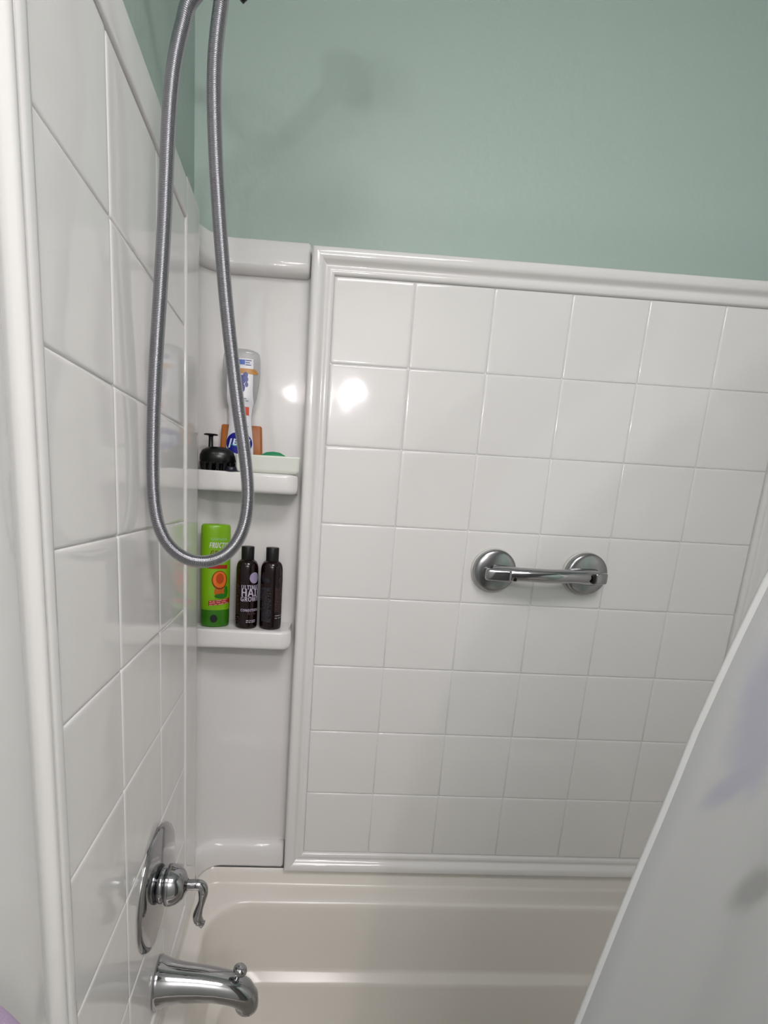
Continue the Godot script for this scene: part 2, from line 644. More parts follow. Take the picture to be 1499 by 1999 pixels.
# ------------------------------------------------------------------ bathtub
func build_bathtub() -> void:
	var o := thing("bathtub", "white built-in bathtub with a stepped inner wall below the tiled surround", "bathtub", v(3.0, -11.13, 2.4))
	var base := o.position
	var lv := [
		# left x, back z, front z, corner radius, y
		[-1.60, -0.03, 4.80, 0.25, -8.325], [-1.59, 0.025, 4.80, 0.3, -8.40], [-1.58, 0.03, 4.80, 0.32, -8.52], [-1.57, 0.05, 4.80, 0.34, -8.55], [-1.55, 0.09, 4.79, 0.36, -8.56],
		[-1.40, 0.33, 4.35, 0.58, -8.56], [-1.365, 0.365, 4.315, 0.6, -8.57], [-1.345, 0.385, 4.295, 0.6, -8.60], [-1.335, 0.395, 4.28, 0.6, -8.66],
		[-1.30, 0.43, 4.24, 0.6, -9.3], [-1.27, 0.46, 4.2, 0.6, -9.63], [-1.262, 0.468, 4.19, 0.6, -9.675], [-1.24, 0.49, 4.17, 0.6, -9.70],
		[-1.13, 0.585, 4.07, 0.6, -9.755], [-1.115, 0.605, 4.05, 0.6, -9.775], [-1.105, 0.615, 4.03, 0.6, -9.83],
		[-1.0, 0.72, 3.9, 0.6, -10.6], [-0.9, 0.8, 3.8, 0.65, -10.8], [-0.7, 0.98, 3.6, 0.7, -10.9]]
	var rows := []
	for l in lv:
		var x0: float = l[0]
		var row := []
		var hx: float = (6.0 - 2.0 * x0) / 2.0
		var hz: float = (l[2] - l[1]) / 2.0
		for p in rrect(hx, hz, l[3], 0.0, 16, 3.0, (l[1] + l[2]) / 2.0):
			row.append(v(p.x, l[4], p.z) - base)
		rows.append(row)
	rows.append(mid_row(rows[rows.size() - 1]))
	var st := start()
	skin(st, rows, true, 0, true)
	part("basin", done(st), M["tub"], o)
	st = start()
	var pr := chaikin([Vector2(4.6, -8.56), Vector2(4.8, -8.56), Vector2(4.86, -8.6), Vector2(4.86, -8.8), Vector2(4.82, -8.95), Vector2(4.78, -9.2), Vector2(4.78, -10.9), Vector2(4.8, -11.13)], 2)
	strip(st, pr, func(p): return v(-1.5, p.y, p.x) - base, func(p): return v(7.5, p.y, p.x) - base, 0, true)
	part("apron", done(st), M["tub"], o)
	var dr := part("drain", lathe([Vector2(0, 0.004), Vector2(0.02, 0.005), Vector2(0.034, 0.003), Vector2(0.036, 0.0)], 24), M["chrome"], o)
	dr.position = v(-0.2, -10.895, 2.35) - base

# ------------------------------------------------------------------ curtain
func curtain_texture() -> ImageTexture:
	var n := 512
	var img := Image.create(n, n, false, Image.FORMAT_RGB8)
	img.fill(Color(0.7, 0.7, 0.7))
	var fn := FastNoiseLite.new()
	fn.seed = 5
	fn.frequency = 0.02
	# soft printed leaves: s across (0..5), y (-11..3)
	var blobs := [[0.13, -2.98, 0.05, 0.15, 0.15, Color(0.665, 0.665, 0.695)], [0.20, -3.42, 0.13, 0.36, 0.22, Color(0.645, 0.645, 0.685)], [0.20, -3.72, 0.06, 0.15, -0.7, Color(0.64, 0.64, 0.68)], [0.52, -4.22, 0.13, 0.12, 0.0, Color(0.61, 0.61, 0.605)], [0.50, -3.15, 0.12, 0.36, 0.4, Color(0.665, 0.665, 0.695)]]
	var r := RandomNumberGenerator.new()
	r.seed = 3
	for i in 60:
		var s := r.randf_range(0.9, 5.0)
		blobs.append([s, r.randf_range(-10.5, 2.5), r.randf_range(0.08, 0.18), r.randf_range(0.15, 0.4), r.randf_range(-1, 1), Color(0.65, 0.65, 0.69) if r.randf() < 0.6 else Color(0.62, 0.62, 0.62)])
	for py in n:
		var y := 3.0 - 14.0 * (py + 0.5) / n
		for px in n:
			var s := 5.0 * (px + 0.5) / n
			var c := Color(0.70, 0.70, 0.70)
			for b in blobs:
				var dx: float = s - b[0]
				var dy: float = y - b[1]
				if absf(dx) > 0.6 or absf(dy) > 0.6:
					continue
				var a: float = b[4]
				var q := Vector2((dx * cos(a) + dy * sin(a)) / b[2], (-dx * sin(a) + dy * cos(a)) / b[3])
				var d := q.length() + fn.get_noise_2d(px * 3.0, py * 6.0) * 0.25
				c = c.lerp(b[5], 1.0 - smoothstep(0.45, 1.25, d))
			img.set_pixel(px, py, c)
	return ImageTexture.create_from_image(img)

func curtain_edge(y: float) -> float:
	var pts := [[-10.4, 0.25], [-4.96, 1.115], [-4.276, 1.233], [-3.828, 1.32], [-3.512, 1.374], [-3.174, 1.45], [-2.897, 1.519], [-2.3, 1.71], [-1.6, 2.1], [-0.8, 2.8], [0.1, 3.75], [1.0, 4.75], [1.8, 5.5], [2.6, 6.1]]
	for i in pts.size() - 1:
		if y <= pts[i + 1][0]:
			return lerpf(pts[i][1], pts[i + 1][1], (y - pts[i][0]) / (pts[i + 1][0] - pts[i][0]))
	return 6.1

func build_curtain() -> void:
	var m := mat(Color(1, 1, 1), 0.75)
	m.albedo_texture = curtain_texture()
	m.backlight_enabled = true
	m.backlight = Color(0.9, 0.9, 0.9)
	var rows := []
	var back := []
	var ny := 60
	var nx := 110
	for i in ny + 1:
		var y := lerpf(-10.4, 2.5, float(i) / ny)
		var e := curtain_edge(y)
		var row := []
		var brow := []
		for j in nx + 1:
			var s := 5.0 * pow(float(j) / nx, 1.4)
			var stretch := minf(0.62, (7.5 - e) / 5.0)
			stretch = minf(stretch, 0.5)
			var x := e + s * lerpf(1.0, stretch, smoothstep(0.8, 3.0, s))
			var amp := 0.02 + 0.13 * smoothstep(1.0, 2.6, s)
			var z := 5.06 + amp * sin(s * 4.4 + 0.5) + 0.012 * sin(s * 13.0 + y * 0.8) * smoothstep(0.1, 0.5, s)
			z -= 0.055 * pow(maxf(0.0, 1.0 - s / 0.09), 2.0)
			row.append(v(x, y, z))
			brow.append(v(x + 0.004, y, z - 0.008))
		rows.append(row)
		back.append(brow)
	var o := thing("shower_curtain", "white shower curtain with pale lavender leaf blotches pulled to one side", "curtain", v(3.5, -10.4, 5.05))
	var base := o.position
	var st := start()
	for r in rows + back:
		for j in r.size():
			r[j] -= base
	# texture runs over s (0..5) and y (-11..3)
	curtain_skin(st, rows, ny, nx, false)
	curtain_skin(st, back, ny, nx, true)
	var rim := []
	for i in ny + 1:
		rim.append([rows[i][0], back[i][0]])
	skin(st, rim, false, 5)
	part("cloth", done(st), m, o)
	# doubled hem rolled along the free edge
	var hm := mat(Color(0.7, 0.7, 0.7), 0.75)
	hm.backlight_enabled = true
	hm.backlight = Color(0.5, 0.5, 0.5)
	var hrows := []
	for i in ny + 1:
		var c: Vector3 = rows[i][0]
		var row := []
		for k in 14:
			var a := TAU * k / 14.0
			row.append(c + Vector3(0.0075 + 0.009 * cos(a), 0.0, 0.0008 + 0.0022 * sin(a)))
		hrows.append(row)
	part("hem", surface(hrows, true, true), hm, o)
	var rod := thing("curtain_rod", "straight chrome curtain rod spanning the tub opening above the curtain", "rod", v(3.0, 2.62, 5.05))
	part("rod", tube([Vector3(-4.72 * U, 0, 0), Vector3(4.72 * U, 0, 0)], [0.0125], 18), M["chrome"], rod)
	for s in [-1.0, 1.0]:
		var f := part("flange", lathe([Vector2(0, 0), Vector2(0.03, 0.0), Vector2(0.03, 0.008), Vector2(0.015, 0.016), Vector2(0.0, 0.016)], 20), M["chrome"], rod)
		f.rotation.z = PI / 2 * s
		f.position.x = 4.74 * U * s

func curtain_skin(st: SurfaceTool, rows: Array, ny: int, nx: int, flip: bool) -> void:
	var g := 1 if flip else 0
	for i in ny:
		for j in nx:
			var uv := []
			for q in [[i, j], [i, j + 1], [i + 1, j + 1], [i + 1, j]]:
				var y := lerpf(-10.4, 2.5, float(q[0]) / ny)
				uv.append(Vector2(pow(float(q[1]) / nx, 1.4), (3.0 - y) / 14.0))
			var a: Vector3 = rows[i][j]
			var b: Vector3 = rows[i][j + 1]
			var c: Vector3 = rows[i + 1][j + 1]
			var d: Vector3 = rows[i + 1][j]
			if flip:
				tri(st, a, b, c, uv[0], uv[1], uv[2], g)
				tri(st, a, c, d, uv[0], uv[2], uv[3], g)
			else:
				tri(st, a, c, b, uv[0], uv[2], uv[1], g)
				tri(st, a, d, c, uv[0], uv[3], uv[2], g)

# ------------------------------------------------------------------ shower
func build_hose() -> void:
	var pts := []
	for p in [[-0.62, 1.16, 2.44], [-0.8, 1.08, 2.45], [-1.0, 0.98, 2.455], [-1.239, 0.754, 2.460], [-1.281, 0.633, 2.462], [-1.322, 0.489, 2.465], [-1.351, 0.343, 2.471], [-1.371, 0.194, 2.477], [-1.381, 0.066, 2.485], [-1.389, -0.083, 2.494], [-1.395, -0.233, 2.505], [-1.399, -0.383, 2.516], [-1.403, -0.511, 2.526], [-1.408, -0.661, 2.537], [-1.414, -0.810, 2.549], [-1.421, -0.960, 2.561], [-1.428, -1.088, 2.571], [-1.436, -1.238, 2.581], [-1.445, -1.387, 2.591], [-1.454, -1.537, 2.600], [-1.461, -1.666, 2.607], [-1.469, -1.815, 2.614], [-1.475, -1.965, 2.620], [-1.481, -2.115, 2.625], [-1.485, -2.266, 2.628], [-1.488, -2.394, 2.629], [-1.489, -2.544, 2.630], [-1.485, -2.694, 2.630], [-1.471, -2.842, 2.630], [-1.444, -2.963, 2.630], [-1.383, -3.090, 2.630], [-1.287, -3.184, 2.630], [-1.163, -3.234, 2.630], [-1.048, -3.235, 2.630], [-0.924, -3.187, 2.630], [-0.826, -3.092, 2.630], [-0.763, -2.967, 2.630], [-0.735, -2.846, 2.630], [-0.724, -2.698, 2.629], [-0.732, -2.550, 2.627], [-0.752, -2.401, 2.623], [-0.772, -2.274, 2.619], [-0.798, -2.126, 2.614], [-0.823, -1.978, 2.607], [-0.847, -1.830, 2.599], [-0.870, -1.682, 2.590], [-0.890, -1.555, 2.581], [-0.911, -1.407, 2.571], [-0.932, -1.259, 2.559], [-0.951, -1.110, 2.548], [-0.966, -0.983, 2.537], [-0.983, -0.834, 2.525], [-0.999, -0.685, 2.513], [-1.014, -0.536, 2.501], [-1.026, -0.408, 2.491], [-1.039, -0.259, 2.479], [-1.050, -0.110, 2.468], [-1.059, 0.040, 2.458], [-1.065, 0.168, 2.451], [-1.067, 0.318, 2.443], [-1.062, 0.468, 2.437], [-1.048, 0.617, 2.433], [-1.027, 0.765, 2.430], [-1.0, 0.93, 2.42], [-0.85, 1.04, 2.41], [-0.62, 1.15, 2.4], [-0.42, 1.22, 2.38]]:
		pts.append(v(p[0], p[1], p[2]))
	var path := relax(smooth_path(pts, 0.0006), 16, 2)
	var o := thing("shower_hose", "looped chrome ribbed shower hose hanging in front of the left corner", "hose", v(-1.12, -3.3, 2.62))
	var base := o.position
	# one bead per 2.6 mm
	var p2 := []
	var radii := []
	var i := 0
	while i < path.size():
		p2.append(path[i] - base)
		var ph := fmod(i * 0.0006, 0.003) / 0.003
		radii.append(0.0066 + 0.0019 * sqrt(sin(PI * ph)))
		i += 1
	part("ribbed_tube", tube(p2, radii, 16), M["hose"], o)
	for k in [0, p2.size() - 1]:
		var q: Vector3 = p2[k]
		var t: Vector3 = (p2[k] - p2[absi(k - 24)]).normalized()
		part("coupling_nut", tube([q - t * 0.012, q - t * 0.01, q + t * 0.012, q + t * 0.014], [0.0105, 0.0125, 0.0125, 0.0105], 12), M["chrome"], o)

func build_shower_head() -> void:
	var o := thing("hand_shower", "chrome hand shower on a bent wall arm above the hose", "shower head", v(XL, 1.6, 2.42))
	var base := o.position
	var f := part("flange", lathe([Vector2(0, 0.0), Vector2(0.036, 0.0), Vector2(0.034, 0.006), Vector2(0.02, 0.014), Vector2(0.0, 0.014)], 24), M["chrome"], o)
	f.rotation.z = -PI / 2
	f.position.x = -0.028
	part("arm", tube(smooth_path([v(XL - 0.15, 1.6, 2.42) - base, v(-1.2, 1.62, 2.42) - base, v(-0.9, 1.55, 2.42) - base, v(-0.62, 1.3, 2.42) - base, v(-0.55, 1.2, 2.42) - base], 0.01), [0.0105], 16), M["chrome"], o)
	part("bracket", tube([v(-0.5, 1.1, 2.42) - base, v(-0.5, 1.12, 2.42) - base, v(-0.5, 1.34, 2.42) - base, v(-0.5, 1.36, 2.42) - base], [0.014, 0.017, 0.017, 0.014], 18), M["chrome"], o)
	part("diverter_lever", tube([v(-0.55, 1.12, 2.5) - base, v(-0.72, 0.98, 2.48) - base, v(-0.86, 0.84, 2.43) - base, v(-0.885, 0.81, 2.42) - base], [0.004, 0.0042, 0.005, 0.0035], 12), M["black"], o)
	part("handle", tube(smooth_path([v(-0.4, 1.22, 2.38) - base, v(-0.2, 1.4, 2.34) - base, v(0.05, 1.68, 2.27) - base, v(0.2, 1.85, 2.2) - base], 0.012), [0.011, 0.012, 0.013, 0.0135, 0.014], 18), M["chrome"], o)
	var h := part("spray_head", lathe([Vector2(0, -0.012), Vector2(0.04, -0.012), Vector2(0.045, -0.006), Vector2(0.045, 0.006), Vector2(0.032, 0.02), Vector2(0.015, 0.03), Vector2(0, 0.031)], 32), M["chrome"], o)
	h.position = v(0.27, 1.86, 2.22) - base
	h.rotation = Vector3(0.5, 0, -0.7)

func build_valve() -> void:
	var at := v(XL, -6.53, 2.43)
	var o := thing("shower_valve", "chrome round shower valve plate with a curved lever on the left wall", "valve", at)
	var q := Basis(Vector3(0, 0, 1), -PI / 2)
	var plate := part("escutcheon", lathe([Vector2(0.0, 0.0), Vector2(0.088, 0.0), Vector2(0.09, 0.003), Vector2(0.089, 0.006), Vector2(0.08, 0.0085), Vector2(0.05, 0.011), Vector2(0.026, 0.013), Vector2(0.0, 0.013)], 64), M["chrome"], o)
	plate.basis = q
	plate.rotation.y += -0.05
	var st := start()
	lathe_on(st, [Vector2(0.0, 0.008), Vector2(0.027, 0.008), Vector2(0.027, 0.016), Vector2(0.023, 0.018), Vector2(0.023, 0.021)], 40)
	part("collar", done(st), M["chrome"], o).basis = q
	var prof := chaikin([Vector2(0.0, 0.019), Vector2(0.0285, 0.019), Vector2(0.030, 0.021), Vector2(0.030, 0.027), Vector2(0.027, 0.037), Vector2(0.020, 0.0455), Vector2(0.012, 0.049), Vector2(0.009, 0.0505)], 2)
	part("dome", lathe(prof, 40), M["chrome"], o).basis = q
	# lever: stem out from the wall, then down with a curled tip
	var s := []
	for p in [[0.045, 0.0, 0.0], [0.056, 0.0, 0.0], [0.066, 0.0005, 0.0], [0.0725, -0.003, 0.0], [0.0745, -0.012, 0.001], [0.073, -0.026, 0.002], [0.0685, -0.042, 0.003], [0.0665, -0.054, 0.004], [0.0695, -0.063, 0.004], [0.0755, -0.068, 0.004]]:
		s.append(Vector3(p[0], p[1], p[2]))
	var path := smooth_path(s, 0.003)
	var rad := []
	for i in path.size():
		var t := float(i) / (path.size() - 1)
		var r := lerpf(0.0082, 0.0078, t)
		if t > 0.35:
			r = lerpf(0.0078, 0.0054, smoothstep(0.35, 0.6, t))
		if t > 0.6:
			r = lerpf(0.0054, 0.0075, smoothstep(0.6, 0.9, t))
		if t > 0.95:
			r *= 0.8
		rad.append(r)
	part("lever", tube(path, rad, 18), M["chrome"], o)

func build_spout() -> void:
	var at := v(XL, -7.75, 2.39)
	var o := thing("tub_spout", "chrome tub spout with a small diverter knob under the round valve", "faucet", at)
	var c := [[0.0, 0.0, 0.0375, 0.0375], [0.003, 0.0, 0.0385, 0.0385], [0.007, 0.0, 0.0365, 0.0365], [0.02, 0.0, 0.0325, 0.0315], [0.04, -0.0005, 0.029, 0.028], [0.07, -0.002, 0.027, 0.0255], [0.095, -0.005, 0.0255, 0.0235], [0.115, -0.009, 0.025, 0.0225], [0.128, -0.0135, 0.0245, 0.022], [0.139, -0.0205, 0.0235, 0.0215], [0.1455, -0.0295, 0.0225, 0.0205], [0.1465, -0.04, 0.0215, 0.02], [0.1465, -0.0445, 0.021, 0.0195], [0.1465, -0.0455, 0.018, 0.017], [0.1465, -0.04, 0.0165, 0.0155]]
	var rows := []
	for i in c.size():
		var a = c[maxi(i - 1, 0)]
		var b = c[mini(i + 1, 12)]
		var t := Vector2(b[0] - a[0], b[1] - a[1]).normalized()
		if i > 11:
			t = Vector2(0, -1)
		if i < 3:
			t = Vector2(1, 0)
		var up := Vector3(-t.y, t.x, 0)
		var row := []
		for j in 36:
			var w := TAU * j / 36
			row.append(Vector3(c[i][0], c[i][1], 0) + up * c[i][3] * sin(w) + Vector3(0, 0, 1) * c[i][2] * cos(w))
		rows.append(row)
	rows.push_front(mid_row(rows[0]))
	rows.append(mid_row(rows[rows.size() - 1]))
	part("body", surface(rows, true), M["chrome"], o)
	var k := part("diverter_knob", lathe(chaikin([Vector2(0, -0.012), Vector2(0.0035, -0.012), Vector2(0.004, 0.002), Vector2(0.008, 0.004), Vector2(0.0115, 0.008), Vector2(0.0115, 0.013), Vector2(0.007, 0.018), Vector2(0, 0.0185)], 1), 24), M["chrome"], o)
	k.position = Vector3(0.132, 0.0145, 0)
	k.rotation.z = -0.25

func build_grab_bar() -> void:
	var o := thing("grab_bar", "short chrome suction grab bar with two round bases on the tiled back wall", "grab bar", v(3.03, -3.5, 0.0))
	var base := o.position
	var cl := v(2.40, -3.515, 0.0) - base
	var cr := v(3.68, -3.50, 0.0) - base
	for c in [cl, cr]:
		var s := part("suction_pad", lathe([Vector2(0, 0.0), Vector2(0.0475, 0.0), Vector2(0.0475, 0.003), Vector2(0.045, 0.005), Vector2(0.0, 0.005)], 48), M["rubber"], o)
		s.rotation.x = PI / 2
		s.position = c
		var d := part("base", lathe(chaikin([Vector2(0.0, 0.004), Vector2(0.0455, 0.004), Vector2(0.0455, 0.013), Vector2(0.0435, 0.018), Vector2(0.036, 0.021), Vector2(0.02, 0.024), Vector2(0.0, 0.0245)], 2), 48), M["satin"], o)
		d.rotation.x = PI / 2
		d.position = c
	# bar arching between the bases
	var pts := [cl + Vector3(-0.004, -0.004, 0.022), cl + Vector3(0.022, -0.002, 0.037), cl + Vector3(0.055, -0.001, 0.047), (cl + cr) / 2 + Vector3(0, -0.002, 0.052), cr + Vector3(-0.055, -0.002, 0.047), cr + Vector3(-0.022, -0.003, 0.038), cr + Vector3(0.008, -0.004, 0.022)]
	var path := smooth_path(pts, 0.006)
	var rad := []
	for i in path.size():
		var t := absf(float(i) / (path.size() - 1) * 2.0 - 1.0)
		rad.append(lerpf(0.0155, 0.02, smoothstep(0.45, 0.95, t)))
	part("bar", tube(path, rad, 28, 0.92), M["chrome"], o)
	for s in [-1.0, 1.0]:
		var c: Vector3 = cl if s < 0.0 else cr
		var lv := part("lever", rbox(0.0275, 0.0125, 0.008, 0.006, 0.011), M["chrome"], o)
		lv.position = c + Vector3(-0.002 if s < 0.0 else 0.016, -0.005, 0.042 if s < 0.0 else 0.037)
		lv.rotation.y = 0.25 * s
		if s > 0.0:
			lv.scale = Vector3(0.6, 1.0, 1.0)
		var g := part("lever_slot", rbox(0.0032, 0.0098, 0.006, 0.002), M["black"], o)
		g.position = c + (Vector3(0.029, -0.005, 0.0495) if s < 0.0 else Vector3(-0.004, -0.005, 0.049))

# ------------------------------------------------------------------ things on the upper shelf
func build_top_shelf_things() -> void:
	var sy := -2.403
	# --- upturned body wash bottle
	var at := v(-1.10, sy, 0.045)
	var o := thing("body_wash_bottle", "clear and white body wash bottle standing upside down with a blue oval logo", "bottle", at)
	var H := 1.475 * U
	var px := [[0.0, 0.12], [0.01, 0.15], [0.09, 0.168], [0.12, 0.172], [0.22, 0.18], [0.34, 0.178], [0.46, 0.162], [0.57, 0.148], [0.68, 0.143], [0.8, 0.155], [0.92, 0.2], [1.08, 0.226], [1.22, 0.236], [1.34, 0.234], [1.42, 0.224], [1.46, 0.195], [1.475, 0.13]]
	var clear := mat(Color(0.72, 0.72, 0.73, 0.42), 0.08)
	clear.transparency = BaseMaterial3D.TRANSPARENCY_ALPHA
	var white := mat(Color(0.88, 0.88, 0.9), 0.3)
	var width := func(y: float) -> float:
		var u := y / U
		for i in px.size() - 1:
			if u <= px[i + 1][0]:
				var t: float = (u - px[i][0]) / (px[i + 1][0] - px[i][0])
				return lerpf(px[i][1], px[i + 1][1], smoothstep(0.0, 1.0, t) * 0.4 + t * 0.6) * U
		return px[px.size() - 1][1] * U
	var rows := []
	for i in 60:
		var y := H * i / 59.0
		var w: float = width.call(y)
		rows.append(ring(w, minf(w * 0.45, 0.085 * U), y, 40))
	rows.push_front(mid_row(rows[0]))
	rows.append(mid_row(rows[rows.size() - 1]))
	part("shell", loft(rows), clear, o)
	# point on the bottle's front
	var on := func(x: float, y: float) -> Vector3:
		var w: float = width.call(y)
		var d := minf(w * 0.45, 0.085 * U)
		return Vector3(x, y, d * sqrt(maxf(0.0, 1.0 - pow(x / w, 2.0))) + 0.0006)
	var onk := func(k: float) -> Callable: return func(x: float, y: float) -> Vector3: return on.call(x, y) + Vector3(0, 0, k)
	# white front label, as wide as the bottle below and narrower above
	var lab := func(y: float) -> Vector2:
		var w: float = width.call(y) * 0.96
		var r := minf(w, lerpf(0.2, 0.15, smoothstep(0.6, 1.0, y / U)) * U)
		return Vector2(-minf(w, 0.17 * U), minf(r, w))
	var lb := part("label", patch_mesh(lab, 0.14 * U, 1.36 * U, onk.call(0.0), 16, 40), white, o)
	part("cap", lathe([Vector2(0, 0.0), Vector2(0.15 * U, 0.0), Vector2(0.158 * U, 0.01 * U), Vector2(0.165 * U, 0.12 * U)], 32, 0.5), white, o)
	var blue := mat(Color(0.03, 0.06, 0.5), 0.3)
	part("logo_oval", patch_mesh(oval(-0.005 * U, 0.36 * U, 0.165 * U, 0.135 * U), 0.226 * U, 0.494 * U, onk.call(0.0006), 14, 16), blue, lb)
	var tq := mat(Color(0.1, 0.55, 0.62), 0.3)
	part("logo_swash", patch_mesh(oval(0.0, 0.335 * U, 0.1 * U, 0.02 * U), 0.316 * U, 0.354 * U, onk.call(0.0009), 10, 6), tq, lb)
	part("lettering", text_mesh("Dial", 0.105 * U, func(x, y): return onk.call(0.0012).call(x, y + 0.36 * U), "Droid Sans", 700, 0.25, 1.0, true), mat(Color(0.85, 0.9, 0.95), 0.4), lb)
	var grey := mat(Color(0.5, 0.52, 0.62), 0.5)
	part("fine_print", fine_print(0.0, 0.11 * U, 0.68 * U, 0.56 * U, onk.call(0.0006), 0.0055, 21), grey, lb)
	var red := mat(Color(0.78, 0.3, 0.2), 0.4)
	part("orange_square", patch_mesh(rect(0.02 * U, 0.11 * U), 0.70 * U, 0.80 * U, onk.call(0.0006), 4, 4), red, lb)
	part("fine_print", fine_print(0.0, 0.11 * U, 0.9 * U, 0.86 * U, onk.call(0.0006), 0.004, 22), grey, lb)
	var fl := start()
	for d in [[0.03, 1.02, 0.026, 0.05], [0.075, 1.06, 0.02, 0.03], [0.07, 1.12, 0.024, 0.035], [0.02, 1.14, 0.024, 0.03], [0.06, 1.17, 0.03, 0.035], [0.03, 1.10, 0.03, 0.035]]:
		patch(fl, oval(d[0] * U, d[1] * U, d[2] * U, d[3] * U), (d[1] - d[3] * 0.99) * U, (d[1] + d[3] * 0.99) * U, onk.call(0.0008), 6, 8)
	part("berry_print", done(fl), mat(Color(0.1, 0.17, 0.5), 0.35), lb)
	part("gold_band", patch_mesh(func(y: float) -> Vector2: return Vector2(-0.06 * U, 0.215 * U - absf(y - 1.2 * U)), 1.185 * U, 1.245 * U, onk.call(0.0005), 12, 4), mat(Color(0.72, 0.5, 0.2), 0.35), lb)
	part("blue_band", patch_mesh(rect(-0.05 * U, 0.05 * U), 1.29 * U, 1.345 * U, onk.call(0.0005), 8, 3), mat(Color(0.2, 0.38, 0.68), 0.35), lb)
	part("fine_print", fine_print(0.055 * U, 0.13 * U, 1.345 * U, 1.29 * U, onk.call(0.0006), 0.004, 23), mat(Color(0.35, 0.42, 0.62), 0.5), lb)
	# --- wooden holder round the bottle, open in front
	var wood := mat(Color(0.50, 0.27, 0.07), 0.45)
	wood.albedo_texture = wood_texture()
	wood.albedo_color = Color(1, 1, 1)
	var hol := thing("wooden_holder", "amber brown wooden holder standing behind the upside down bottle", "holder", v(-1.098, sy, -0.11))
	var hr := []
	for y in [0.0, 0.0, 0.012, 0.3, 0.585, 0.598, 0.598]:
		var k := lerpf(0.285, 0.258, y / 0.6)
		var b := 0.008 if y == 0.0 or y == 0.598 else 0.0
		hr.append(rrect((k - b) * U, (0.058 - b) * U, 0.03 * U, y * U, 4))
	hr[0] = mid_row(hr[0])
	hr[6] = mid_row(hr[5])
	part("body", loft(hr), wood, hol)
	# --- soap dish and soap
	var dish_m := mat(Color(0.87, 0.885, 0.85), 0.35)
	var dish := thing("soap_dish", "long white soap dish at the right end of the upper corner shelf", "soap dish", v(-0.722, sy, 0.235))
	var dr := []
	for s in [[0.0, 0.0], [0.36, 0.0], [0.385, 0.015], [0.392, 0.05], [0.398, 0.19], [0.402, 0.205], [0.396, 0.213], [0.388, 0.205], [0.37, 0.1], [0.33, 0.09], [0.0, 0.09]]:
		if s[0] == 0.0:
			dr.append(mid_row(rrect(0.1, 0.05, 0.02, s[1] * U, 4)))
		else:
			dr.append(rrect(s[0] * U, (s[0] - 0.30) * U, 0.035 * U, s[1] * U, 4))
	part("tray", loft(dr), dish_m, dish)
	var soap := thing("soap_bar", "green rounded bar of soap lying in the white dish", "soap", v(-0.66, sy + 0.09, 0.235))
	var sp := []
	for s in [[0.0, 0.0], [0.55, 0.0], [0.8, 0.02], [0.93, 0.06], [0.9, 0.1], [0.72, 0.14], [0.42, 0.17], [0.0, 0.18]]:
		sp.append(ring(0.2 * s[0] * U, 0.068 * s[0] * U, s[1] * U, 32))
	part("bar", surface(sp, true), mat(Color(0.13, 0.52, 0.33), 0.4), soap)
	# --- scalp brush
	var br := thing("scalp_brush", "black scalp massage brush with pointed bristles and a disc topped stem", "brush", v(-1.365, sy, 0.17))
	var blk := mat(Color(0.012, 0.012, 0.014), 0.28)
	var body := []
	for s in [[0.0, 0.085], [0.205, 0.085], [0.218, 0.10], [0.225, 0.15], [0.222, 0.19], [0.195, 0.245], [0.14, 0.278], [0.07, 0.293], [0.0, 0.295]]:
		body.append(ring(s[0] * U, s[0] * 0.72 * U, s[1] * U, 40))
	part("body", surface(body, true), blk, br)
	var stem := part("stem", lathe([Vector2(0.035 * U, 0.27 * U), Vector2(0.03 * U, 0.31 * U), Vector2(0.028 * U, 0.4 * U), Vector2(0.033 * U, 0.425 * U), Vector2(0.085 * U, 0.428 * U), Vector2(0.088 * U, 0.436 * U), Vector2(0.084 * U, 0.442 * U), Vector2(0, 0.445 * U)], 28), blk, br)
	stem.position.x = -0.085 * U
	var spike := lathe([Vector2(0.002, 0.0), Vector2(0.0035, 0.02 * U), Vector2(0.0056, 0.1 * U)], 10)
	for ringno in 3:
		var cnt: int = [13, 5, 1][ringno]
		var k: float = [0.92, 0.6, 0.28][ringno]
		for i in cnt:
			var a := TAU * i / cnt + ringno * 0.2
			var b := part("bristle", spike, blk, br)
			b.position = Vector3(0.205 * U * k * cos(a), 0, 0.148 * U * k * sin(a))
	# --- small dark blue cap
	var cap := thing("bottle_cap", "small dark blue cap lying between the black brush and the soap dish", "cap", v(-1.175, sy, 0.285))
	part("cap", lathe([Vector2(0, 0), Vector2(0.072 * U, 0.0), Vector2(0.075 * U, 0.01 * U), Vector2(0.072 * U, 0.045 * U), Vector2(0.06 * U, 0.055 * U), Vector2(0, 0.055 * U)], 28), mat(Color(0.02, 0.02, 0.13), 0.35), cap)

func wood_texture() -> ImageTexture:
	var img := Image.create(256, 64, false, Image.FORMAT_RGB8)
	var n := FastNoiseLite.new()
	n.seed = 9
	n.frequency = 0.06
	for x in 256:
		for y in 64:
			var k := n.get_noise_2d(x * 3.0, y * 0.25) * 0.5 + 0.5
			img.set_pixel(x, y, Color(0.50, 0.25, 0.03).lerp(Color(0.74, 0.44, 0.10), k))
	return ImageTexture.create_from_image(img)

